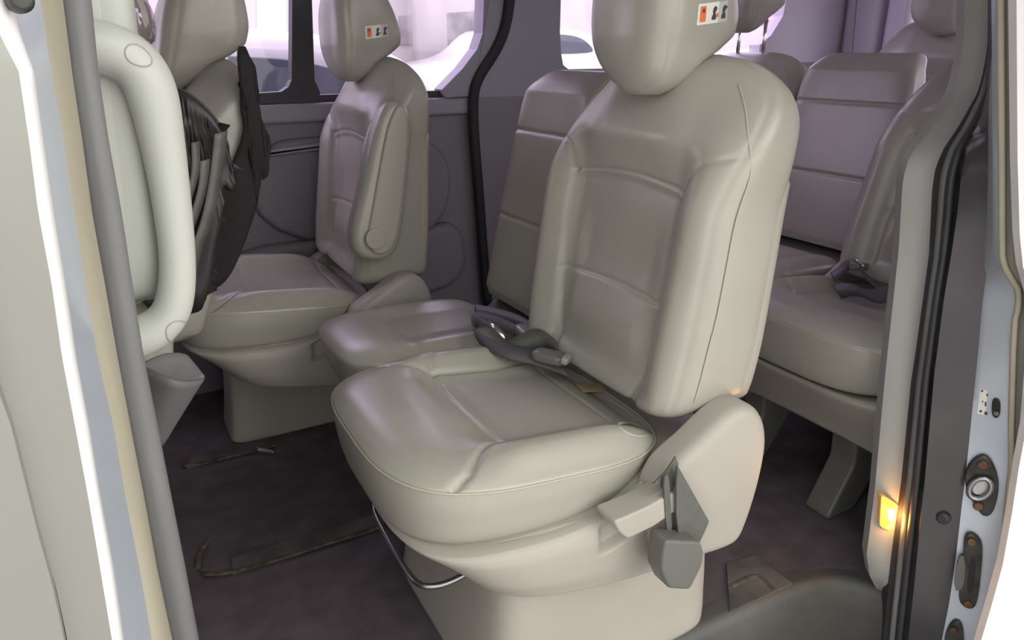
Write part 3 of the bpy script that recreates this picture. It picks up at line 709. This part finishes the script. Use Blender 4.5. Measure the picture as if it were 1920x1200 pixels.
# rear wall with pale quarter trim
XR = 3.05
struct(mesh_obj('wall_rear', *box((XR, .55, -.05), (XR + .05, 2.44, .92)), M['panel'], smooth=False))
struct(mesh_obj('trim_60', *box((XR, .55, 1.5), (XR + .05, 2.44, 1.78)), M['panel'], smooth=False))
struct(mesh_obj('trim_61', *box((XR + .002, 2.1, .921), (XR + .048, 2.44, 1.499)), M['panel_light'], smooth=False))
struct(mesh_obj('window_5', *box((XR + .02, .6, .9), (XR + .025, 2.12, 1.55)), M['glass'], smooth=False))
def rpoly(name, px, m, x0, th): return struct(mesh_obj(name, *prism([sx(a, b, x0) for a, b in px], (th, 0, 0)), m, smooth=False))
q0 = [sx(a, b, XR - .06) for a, b in [(1585, 0), (1652, 0), (1662, 0), (1712, 0)]]
for i, (a, b, m) in enumerate([(q0[0][1], q0[1][1], M['panel_light']), (q0[2][1], q0[3][1], M['panel_light'])]):
    P = [(a, -.02), (b, -.02), (b, 1.7), (a, 1.7)]
    struct(mesh_obj('trim_%d' % (17 + i), *puffy(P, XR - .06, XR + .02, .03, axis=0, it=0, N=120), m))
# near side wall behind the door pillar, front bulkhead
struct(mesh_obj('wall_near', *box((1.30, .58, -.05), (3.1, .64, .95)), M['panel'], smooth=False))
struct(mesh_obj('trim_71', *box((1.42, .47, -.35), (3.1, .56, .93)), M['white_and_highlight'], smooth=False))
struct(mesh_obj('trim_62', *box((1.30, .58, 1.5), (3.1, .64, 1.78)), M['panel'], smooth=False))
struct(mesh_obj('trim_63', *box((1.30, .585, .951), (1.6, .635, 1.499)), M['panel'], smooth=False))
struct(mesh_obj('window_6', *box((1.58, .6, .94), (3.05, .605, 1.52)), M['glass'], smooth=False))
struct(mesh_obj('door_2', *box((-1.9, .55, -.2), (-.40, .62, .95)), M['panel_dark'], smooth=False))
struct(mesh_obj('window_7', *box((-1.9, .58, .94), (-.40, .585, 1.55)), M['glass_dark'], smooth=False))
struct(mesh_obj('window_8', *box((-1.93, .5, .74), (-1.925, 2.44, 1.75)), M['glass_dark'], smooth=False))
struct(mesh_obj('wall_front', *box((-1.95, .45, -.2), (-1.88, 2.44, .75)), M['panel_dark'], smooth=False))
# seat rails in the floor with dried dirt along their lips
def flat_tube(q):
    V, F = tube(spline([sz(a, b, 0) for a, b in q], 40), .006, 8); V[:, 2] *= .3; V[:, 2] += .0062; return V, F
def rail(name, lo, hi, dirt):
    P = [sz(*p, 0) for p in lo] + [sz(*p, 0) for p in hi[::-1]]
    o = struct(mesh_obj(name, *prism([p + np.array([0, 0, .0005]) for p in P], (0, 0, .006)), M['sillmat'], smooth=False))
    for k, q in enumerate(dirt):
        struct(mesh_obj('trim_%d' % (40 + len([x for x in bpy.data.objects if x.name.startswith('trim_4')]))  , *flat_tube(q), M['dirt']))
rail('trim_20', [(436, 1078), (720, 990)], [(436, 1050), (720, 962)], [[(378, 1080), (420, 1082), (560, 1042), (720, 988)], [(372, 1070), (374, 1040), (392, 1015)]])
rail('trim_21', [(350, 880), (500, 842)], [(360, 858), (500, 830)], [[(342, 878), (400, 868), (520, 838)]])
rail('trim_22', [(1368, 1150), (1486, 1098)], [(1362, 1062), (1412, 1046)], [[(1370, 1105), (1395, 1090), (1424, 1080), (1452, 1112)]])
clip = mesh_obj('metal_clip', *puffy([(p[0], p[1]) for p in [sz(482, 840, .01), sz(512, 846, .01), (sz(514, 850, .01)), sz(484, 847, .01)]], .002, .014, .002, axis=2, it=0, N=24), M['chrome'])
tag(clip, 'small shiny metal clip lying on the dark floor at the foot of the far seat', 'clip')

# ------------------------------------------------------------------ door pillar on the right (behind the opening)
LEAN = .06
def lp(px, py, yb): return sp(px, py, (0, 1, -LEAN), yb)
def ys(L, q):
    L = np.array(L, float); return np.interp(q, L[:, 1], L[:, 0])
rowsR = np.concatenate([np.linspace(-600, 1500, 106)])
def ext(L): # extend polylines beyond the frame
    L = list(L); a, b = L[0], L[1]; s = (b[0] - a[0]) / (b[1] - a[1]); L.insert(0, (a[0] - s * (700 + a[1]), -700))
    a, b = L[-2], L[-1]; s = (b[0] - a[0]) / (b[1] - a[1]); L.append((b[0] + s * (1800 - b[1]), 1800)); return L
R_in = ext([(1808, 0), (1808, 60), (1801, 120), (1790, 170), (1762, 215), (1716, 278), (1700, 306), (1692, 345), (1685, 470), (1660, 700), (1640, 920), (1625, 1040), (1632, 1090), (1676, 1140)])
R_tr = ext([(1861, 0), (1860, 80), (1851, 130), (1836, 175), (1802, 235), (1772, 280), (1757, 312), (1750, 355), (1744, 480), (1722, 640), (1710, 720), (1692, 900), (1672, 1050), (1662, 1140), (1656, 1200)])
R_se = ext([(1872, 0), (1870, 100), (1862, 172), (1842, 230), (1815, 275), (1802, 330), (1795, 400), (1785, 470), (1770, 560), (1752, 700), (1734, 900), (1715, 1090), (1703, 1200)])
R_jd = ext([(1878, 0), (1873, 100), (1866, 200), (1863, 320), (1858, 430), (1850, 510), (1842, 570), (1834, 660), (1825, 750), (1815, 850), (1802, 960), (1793, 1040), (1780, 1130), (1766, 1200)])
R_pj = ext([(1872, -40), (1873, 0), (1875, 240), (1876, 480), (1882, 505), (1905, 540), (1908, 570), (1900, 600), (1897, 650), (1893, 800), (1893, 870), (1885, 950), (1875, 1050), (1855, 1130), (1835, 1200)])
R_rg = [(x + 12, y) for x, y in R_pj]
R_ou = ext([(1905, -40), (1906, 0), (1908, 300), (1912, 440), (1918, 500), (1935, 560), (1938, 640), (1925, 800), (1910, 880), (1898, 960), (1880, 1060), (1858, 1140), (1838, 1200)])
R_ou = [(max(x, r[0] + 6), y) if False else (x, y) for (x, y), r in zip(R_ou, R_ou)]
def strip(name, La, ya_, Lb, yb_, m, th=.02, d=(0.6, .8, 0), bulge=0.0, rows=rowsR, nseg=6, r0=None, r1=None):
    rg = []
    for q in rows:
        if r0 is not None and (q < r0 or q > r1): continue
        a = lp(ys(La, q), q, ya_); b = lp(ys(Lb, q), q, yb_)
        nrm = np.cross(b - a, (0, 0, 1)); nrm /= np.linalg.norm(nrm) + 1e-9
        if nrm[1] > 0: nrm = -nrm
        row = [a + (b - a) * t + nrm * bulge * 4 * t * (1 - t) for t in np.linspace(0, 1, nseg + 1)]
        rg.append(np.array(row + [p + np.array(d) * th for p in reversed(row)]))
    return struct(soft(mesh_obj(name, *loft(rg), m), 40))
strip('trim_23', R_in, .69, R_tr, .655, M['pillar'], .03, bulge=.004, r0=-700, r1=1136)
strip('trim_24', R_tr, .652, R_se, .60, M['rubber'], .03, bulge=.006)
for k, f in enumerate((.35, .62)):
    mid = [lp(ys(R_tr, q) * (1 - f) + ys(R_se, q) * f, q, .652 * (1 - f) + .60 * f) for q in rowsR]
    struct(mesh_obj('trim_%d' % (25 + k), *tube(np.array(mid) + np.array([-.004, -.003, 0]), .006, 8), M['rubber'] if k else M['seal']))
strip('trim_27', R_se, .60, R_jd, .555, M['jamb_dark'], .02)
strip('trim_28', R_jd, .555, R_pj, .50, M['paint_blue'], .02)
rg = [lp(ys(R_pj, q) + 3, q, .497) for q in rowsR]; struct(mesh_obj('trim_29', *tube(rg, .0045, 8), M['primer']))
strip('trim_30', [(x + 4, y) for x, y in R_pj], .50, [(x + 40, y) for x, y in R_pj], .47, M['paint'], .02)
strip('trim_31', [(max(x, ys(R_pj, y) + 5), y) for x, y in R_ou], .462, [(x + 130, y) for x, y in R_ou], .40, M['white_and_highlight'], .02)

# courtesy lamp in the pillar trim
lamp = thing('courtesy_lamp', 'small lit amber courtesy lamp low on the grey door pillar trim', 'lamp', tuple(lp(1665, 960, .668)))
Lc = [lp(a, b, y) for (a, b, y) in [(1649, 922, .676), (1682, 942, .660), (1680, 1002, .660), (1646, 984, .676)]]
cN = np.cross(Lc[1] - Lc[0], Lc[3] - Lc[0]); cN /= np.linalg.norm(cN); cN = -cN if cN[1] > 0 else cN
c0 = np.mean(Lc, 0)
def lampring(s, o): 
    P = resample(rp([c0 + (p - c0) * s for p in Lc], .007), 48); return P + cN * o
mesh_obj('rim', *loft([lampring(1.0, -.004), lampring(1.0, .005), lampring(.94, .007), lampring(.86, .006), lampring(.84, .002)], False), M['amber_rim'], lamp)
mesh_obj('lens', *loft([lampring(.85, -.003), lampring(.85, .003), lampring(.6, .0045), lampring(.2, .005)]), M['amber'], lamp)
hb = c0 + (Lc[1] - Lc[0]) * .08 - (Lc[3] - Lc[0]) * .1
mesh_obj('bulb', *tube([hb + cN * .006 + (Lc[3] - Lc[0]) * t for t in (-.12, 0, .22)], [.003, .0055, .003], 10), M['bulb'], lamp)

# strikers, label, bolts on the painted jamb
def jp(px, py):
    a, b = ys(R_jd, py), ys(R_pj, py); f = (px - a) / (b - a); return lp(px, py, .555 + (.50 - .555) * f)
jN = np.cross(jp(1860, 900) - jp(1820, 900), (0, 0, 1)); jN /= np.linalg.norm(jN); jN = -jN if jN[1] > 0 else jN
def jplate(name, px, o0, o1, m, parent, it=2, N=48):
    P = resample(smooth_poly([jp(a, b) for a, b in px], it), N); c = P.mean(0)
    return mesh_obj(name, *loft([P + jN * o0, P + jN * (o1 - .002), c + (P - c) * .94 + jN * o1]), m, parent)
def jbolt(px, py, r, parent, m=None):
    c = jp(px, py); u = jp(px + 8, py) - c; u /= np.linalg.norm(u); v = np.cross(jN, u); t = np.linspace(0, 2*np.pi, 20, endpoint=False)
    P = c + r * (np.cos(t)[:, None] * u + np.sin(t)[:, None] * v)
    mesh_obj('bolt', *loft([P + jN * .008, P + jN * .013, c + (P - c) * .7 + jN * .0155]), m or M['rust'], parent)
s1 = thing('door_striker', 'upper oval door striker with a hole and two rusty bolts on the right jamb', 'striker', tuple(jp(1842, 900)), 'door strikers on the jamb')
jplate('plate', [(1814, 868), (1836, 848), (1856, 852), (1872, 890), (1873, 920), (1862, 960), (1845, 966), (1832, 950), (1816, 925), (1808, 895)], .001, .010, M['striker'], s1)
jbolt(1843, 866, .0085, s1); jbolt(1835, 943, .0085, s1)
c = jp(1838, 908); u = jp(1848, 908) - c; u /= np.linalg.norm(u); t = np.linspace(0, 2*np.pi, 28, endpoint=False)
mesh_obj('loop', *tube(c + jN * .016 + .016 * np.cos(t)[:, None] * u + .021 * np.sin(t)[:, None] * np.array([0, 0, 1.0]), .005, 8, closed=True), M['steel'], s1)
P = c + jN * .0105 + .011 * np.cos(t)[:, None] * u + .015 * np.sin(t)[:, None] * np.array([0, 0, 1.0]); mesh_obj('socket', *loft([P, P + jN * .001]), M['label_grey'], s1)
s2 = thing('door_striker', 'long narrow lower striker plate with rusty bolts on the right jamb', 'striker', tuple(jp(1822, 1065)), 'door strikers on the jamb')
jplate('plate', [(1808, 998), (1822, 993), (1842, 1010), (1843, 1040), (1834, 1125), (1822, 1140), (1802, 1130), (1797, 1110), (1806, 1040)], .001, .010, M['striker'], s2)
jbolt(1822, 1010, .0075, s2); jbolt(1815, 1126, .0075, s2)
jplate('hinge_tongue', [(1796, 1036), (1812, 1036), (1808, 1100), (1788, 1100)], .004, .014, M['plastic_mid'], s2, it=1)
jplate('slot', [(1820, 1035), (1832, 1038), (1826, 1108), (1812, 1106)], .010, .0115, M['gap'], s2)
s3 = thing('door_striker', 'lowest dark bracket at the foot of the right jamb, cut by the photo edge', 'striker', tuple(jp(1795, 1180)), 'door strikers on the jamb')
jplate('plate', [(1784, 1160), (1800, 1158), (1808, 1180), (1806, 1215), (1770, 1215), (1772, 1185)], .001, .009, M['striker'], s3); jbolt(1788, 1174, .006, s3)
s4 = thing('rubber_plug', 'oval dark plug set in the jamb beside the printed label', 'plug', tuple(jp(1868, 763)))
jplate('plug', [(1860, 748), (1868, 744), (1876, 750), (1876, 776), (1868, 784), (1859, 776)], .0005, .006, M['striker'], s4); jbolt(1868, 770, .004, s4, M['seal'])
lb = thing('printed_label', 'small pale sticker with tiny dark printing on the right jamb', 'label', tuple(jp(1846, 752)))
jplate('backing', [(1838, 728), (1852, 730), (1848, 780), (1832, 776)], .0006, .0012, M['label_white'], lb, it=0)
for k, (a, b, w, h) in enumerate([(1840, 730, 4, 5), (1850, 737, 3, 6), (1842, 750, 2, 5), (1837, 768, 5, 5), (1846, 771, 6, 7), (1847, 752, 3, 10)]):
    jplate('printing', [(a, b), (a + w, b + 1), (a + w - 1, b + h), (a - 1, b + h - 1)], .0012, .0016, M['label_ink'], lb, it=0, N=12)
stopb = thing('door_stop', 'small round dark bump stop on the dark strip of the door pillar', 'stop', tuple(lp(1770, 968, .575)))
P = lp(1770, 968, .575); t = np.linspace(0, 2*np.pi, 20, endpoint=False); nN = np.array([-.95, -.3, 0]); uu = np.array([.3, -.95, 0])
C_ = P + .012 * (np.cos(t)[:, None] * uu + np.sin(t)[:, None] * np.array([0, 0, 1.0])); mesh_obj('bump', *loft([C_, C_ + nN * .008, P + (C_ - P) * .6 + nN * .012]), M['rubber'], stopb)

# ------------------------------------------------------------------ door pillar on the left: front door edge, jamb, flange, seal
rowsL = np.linspace(-650, 1700, 100)
L_gap = ext([(-64, 480), (-20, 640), (0, 730), (25, 800), (50, 900), (75, 1000), (100, 1090), (118, 1170), (124, 1200)])
L_h0 = ext([(-30, -40), (0, 66), (35, 133), (55, 267), (72, 400), (97, 533), (116, 667), (141, 800), (165, 930), (188, 1067), (210, 1200)])
L_h1 = ext([(0, -40), (30, 40), (58, 133), (76, 267), (97, 400), (117, 533), (138, 667), (163, 800), (183, 930), (210, 1067), (228, 1200)])
L_b1 = ext([(66, -40), (75, 0), (97, 133), (120, 267), (140, 400), (160, 533), (183, 667), (213, 800), (235, 930), (262, 1067), (285, 1200)])
L_c1 = ext([(114, -40), (118, 0), (135, 133), (155, 267), (173, 400), (197, 533), (220, 667), (245, 800), (270, 930), (295, 1067), (323, 1200)])
L_s1 = ext([(165, -40), (170, 0), (183, 133), (203, 267), (227, 400), (247, 533), (268, 667), (295, 800), (320, 930), (347, 1067), (372, 1200)])
strip('door_1', [(x - 500, y) for x, y in L_gap], .40, [(x - 4, y) for x, y in L_gap], .42, M['paint'], .03, (0, 1, 0), rows=rowsL)
strip('trim_50', [(x - 14, y) for x, y in L_gap], .455, [(x + 10, y) for x, y in L_gap], .455, M['gap'], .02, (0, 1, 0), rows=rowsL)
strip('trim_51', [(x + 2, y) for x, y in L_gap], .43, L_h0, .435, M['paint'], .03, (0, 1, 0), rows=rowsL)
strip('trim_52', L_h0, .435, L_h1, .46, M['white_and_highlight'], .02, (-.3, 1, 0), bulge=.004, rows=rowsL, nseg=10)  # bright highlight along the silver ridge, painted in as a white strip
strip('trim_53', L_h1, .46, L_b1, .52, M['paint_blue'], .02, (-.8, .5, 0), rows=rowsL)
strip('trim_54', L_b1, .52, L_c1, .565, M['primer'], .02, (-.8, .5, 0), bulge=.003, rows=rowsL)
ctr = [lp((ys(L_c1, q) + ys(L_s1, q)) / 2, q, .60) for q in rowsL]
rr = [abs(lp(ys(L_s1, q), q, .60)[0] - lp(ys(L_c1, q), q, .60)[0]) / 2 / .93 for q in rowsL]
struct(mesh_obj('trim_55', *tube(ctr, np.array(rr), 20), M['seal']))
struct(mesh_obj('trim_56', *prism([(-.42, .66, -.2), (-.045, .66, -.2), (-.03, .77, -.2), (-.42, .77, -.2)], (0, 0, 2.0)), M['pillar'], smooth=False))
hole = thing('rubber_plug', 'small brown plug at the top corner of the left door jamb', 'plug', tuple(lp(35, 2, .445)))
P = lp(35, 0, .44); C_ = P + .007 * (np.cos(t)[:, None] * np.array([.97, -.2, 0]) + np.sin(t)[:, None] * np.array([0, 0, 1.0])); nN = np.array([.2, -.97, 0])
mesh_obj('plug', *loft([C_ - nN * .004, C_ + nN * .006, P + (C_ - P) * .6 + nN * .009]), M['striker'], hole)

# grab handle
gh = thing('grab_handle', 'pale grey D-shaped grab handle on the front door pillar', 'handle', tuple(sy(200, 380, .76)))
yh = .75
path = [(120, 78), (185, 88), (228, 100), (262, 126), (286, 172), (304, 260), (320, 360), (332, 460), (334, 525), (325, 580), (300, 612), (262, 632), (190, 652), (130, 660)]
pp = spline([sy(a, b, yh) for a, b in path], 90)
tt = np.linspace(0, 1, 90); rad = cr(tt, [0, .2, .32, .45, .6, .75, .86, 1], [.023, .022, .0195, .0175, .0165, .0180, .021, .022])
go_ = mesh_obj('grip', *tube(pp, rad, 24, 1.0), M['handle'], gh)
gv = [v.co + Vector(gh.location) for v in go_.data.vertices]; gb = BVHTree.FromPolygons([tuple(v) for v in gv], [tuple(p.vertices) for p in go_.data.polygons])
def ghit(px, py):
    d = cF + cR * (px - 960) / FPX + cU * (600 - py) / FPX; h, n, _, _ = gb.ray_cast(Vector(cO), Vector(d)); return (np.array(h) + np.array(n) * .0002) if h else None
for nm, el in (('screw_cap', [(232, 100), (240, 82), (262, 84), (284, 104), (286, 122), (268, 126), (244, 118)]), ('screw_cap', [(312, 612), (330, 600), (352, 604), (352, 622), (334, 640), (320, 644), (311, 630)])):
    P = [ghit(*p) for p in resample(smooth_poly(el, 2), 36)]; P = [p for p in P if p is not None]
    if len(P) > 8: mesh_obj(nm, *tube(np.array(P), .0007, 6, closed=True), M['plastic'], gh)

# ------------------------------------------------------------------ outside
struct(mesh_obj('ground', *box((-30, -30, ZG - .1), (40, 40, ZG)), M['ground'], smooth=False))
GW = 17.0
struct(mesh_obj('wall_garage', *box((-14, GW, ZG), (50, GW + .3, 7)), M['garage'], smooth=False))
def gpoly(name, px, m, y, th): return mesh_obj(name, *prism([sy(a, b, y) for a, b in px], (0, th, 0)), m, smooth=False)
col = mesh_obj('column', *box((sy(788, 0, GW - 1)[0], GW - 1, ZG), (sy(836, 0, GW - 1)[0], GW - .4, 7)), M['garage']); tag(col, 'pale concrete column outside, seen through the far rear side window', 'column')
st_ = gpoly('wall_stain', [(748, 30), (905, 20), (905, 84), (748, 84)], M['garage_dark'], GW - .05, .04); struct(st_)
wn = gpoly('window_4', [(482, -40), (536, -40), (538, 68), (482, 66)], M['sky_pane'], GW - .06, .05); struct(wn)
def car(name, label, x0, y0, L, W, H, hood, z0=ZG):
    r = thing(name, label, 'car', (x0, y0, z0))
    prof = [(0, .25), (0, .55), (.05, .85), (hood, .98), (hood + .12 * L, H - .06), (hood + .2 * L, H), (L * .72, H), (L * .86, H - .08), (L * .93, H - .32), (L * .985, H - .72), (L, .6), (L * .99, .28), (L * .9, .22), (.1 * L, .22)]
    V, F = puffy([(x0 + a, z0 + b) for a, b in prof], y0, y0 + W, .12, N=140, it=2); mesh_obj('body', V, F, M['car_white'], r)
    bl = min(1.02, H - .42); gl = [(hood + .07 * L, bl), (hood + .14 * L, H - .17), (hood + .22 * L, H - .12), (L * .70, H - .12), (L * .80, H - .18), (L * .87, H - .38), (L * .87, bl - .02)]
    for k, (a, b) in enumerate(((0, .48), (.52, 1.0))):
        xa = hood + .07 * L; xb = L * .87; lo = xa + (xb - xa) * a; hi = xa + (xb - xa) * b
        P = resample(smooth_poly(gl, 2), 120); Q = P[(P[:, 0] >= lo) & (P[:, 0] <= hi)]
        V, F = puffy([(x0 + p[0], z0 + p[1]) for p in Q], y0 - .012, y0 + .03, .006, it=0, N=80); mesh_obj('side_window', V, F, M['car_glass'], r)
    for wx in (.18, .80):
        for wy in (.0, W - .2):
            t = np.linspace(0, 2*np.pi, 40, endpoint=False)
            w = mesh_obj('wheel', *puffy([(x0 + L * wx + .33 * math.cos(q), z0 + .33 + .33 * math.sin(q)) for q in t], y0 + wy - .02, y0 + wy + .2, .03, it=0, N=48), M['tyre'], r)
            mesh_obj('rim', *puffy([(x0 + L * wx + .2 * math.cos(q), z0 + .33 + .2 * math.sin(q)) for q in t], y0 + wy - .03, y0 + wy + .18, .01, it=0, N=40), M['rim'], w)
    mesh_obj('tail_light', *puffy([(x0 + L * .95, z0 + .9), (x0 + L * .985, z0 + .9), (x0 + L * .99, z0 + 1.05), (x0 + L * .955, z0 + 1.08)], y0 - .01, y0 + .1, .01, N=30, it=1), M['tail'], r)
    return r
sx1 = sy(930, 130, 3.5)[0]
car('parked_car', 'white car parked close outside the far side windows', sx1 - 4.3, 3.5, 4.35, 1.75, 1.80, 1.0)
cx2 = sy(1142, 90, 13.0)[0]
car('parked_car', 'white car parked further off, seen through the rear side window between the seats', cx2 - 4.15, 13.0, 4.3, 1.75, 1.50, 1.0, ZG + .64)
struct(mesh_obj('trim_70', *box((cx2 - 26, 12.6, ZG), (cx2 + 14, 15.5, ZG + .64)), M['ground'], smooth=False))
sg = gpoly('wall_stripe', [(1380, 38), (1490, 38), (1490, 46), (1380, 46)], M['red'], GW - .06, .04); struct(sg)

# ------------------------------------------------------------------ light
w = bpy.data.worlds.new('world'); sc.world = w; w.use_nodes = True; nt = w.node_tree; bg = nt.nodes['Background']
tc = nt.nodes.new('ShaderNodeTexCoord'); sx_ = nt.nodes.new('ShaderNodeSeparateXYZ'); mr = nt.nodes.new('ShaderNodeMapRange'); cr_ = nt.nodes.new('ShaderNodeValToRGB')
nt.links.new(tc.outputs['Generated'], sx_.inputs[0]); nt.links.new(sx_.outputs['Y'], mr.inputs['Value']); mr.inputs['From Min'].default_value = -1; mr.inputs['From Max'].default_value = 1
cr_.color_ramp.elements[0].color = (0.89, 0.91, 0.85, 1); cr_.color_ramp.elements[1].color = (2.0, 1.80, 2.15, 1)
cr_.color_ramp.elements[0].position = .35; cr_.color_ramp.elements[1].position = .65
nt.links.new(mr.outputs[0], cr_.inputs['Fac']); nt.links.new(cr_.outputs['Color'], bg.inputs['Color']); bg.inputs['Strength'].default_value = 2.1
def sun(name, d, s, ang, col):
    l = bpy.data.lights.new(name, 'SUN'); l.energy = s; l.angle = math.radians(ang); l.color = col
    o = bpy.data.objects.new(name, l); COL.objects.link(o); o.rotation_euler = Vector(d).to_track_quat('-Z', 'Y').to_euler(); return o
sun('daylight', (-.38, .85, -.42), 1.0, 40, (1.0, .98, .92))
l = bpy.data.lights.new('lamp_glow', 'POINT'); l.energy = .6; l.color = (1, .45, .1); l.shadow_soft_size = .015
lo = bpy.data.objects.new('lamp_glow', l); COL.objects.link(lo); lo.location = tuple(c0 + cN * .03)
sc.view_settings.view_transform = 'Standard'; sc.view_settings.look = 'None'; sc.view_settings.gamma = 1; sc.view_settings.exposure = 0.0
try: sc.view_settings.use_curve_mapping = False
except Exception: pass
sc.cycles.max_bounces = 8
# ------------------------------------------------------------------ repeats share a group
for o_ in bpy.data.objects:
    if o_.parent is None and 'label' in o_:
        g_ = {'passenger_seat': 'grey leather seats inside the van', 'folding_seat': 'folding aisle seats', 'seat_belt': 'seat belts lying on the cushions', 'parked_car': 'white cars parked outside'}.get(o_.name.split('.')[0])
        if g_: o_['group'] = g_
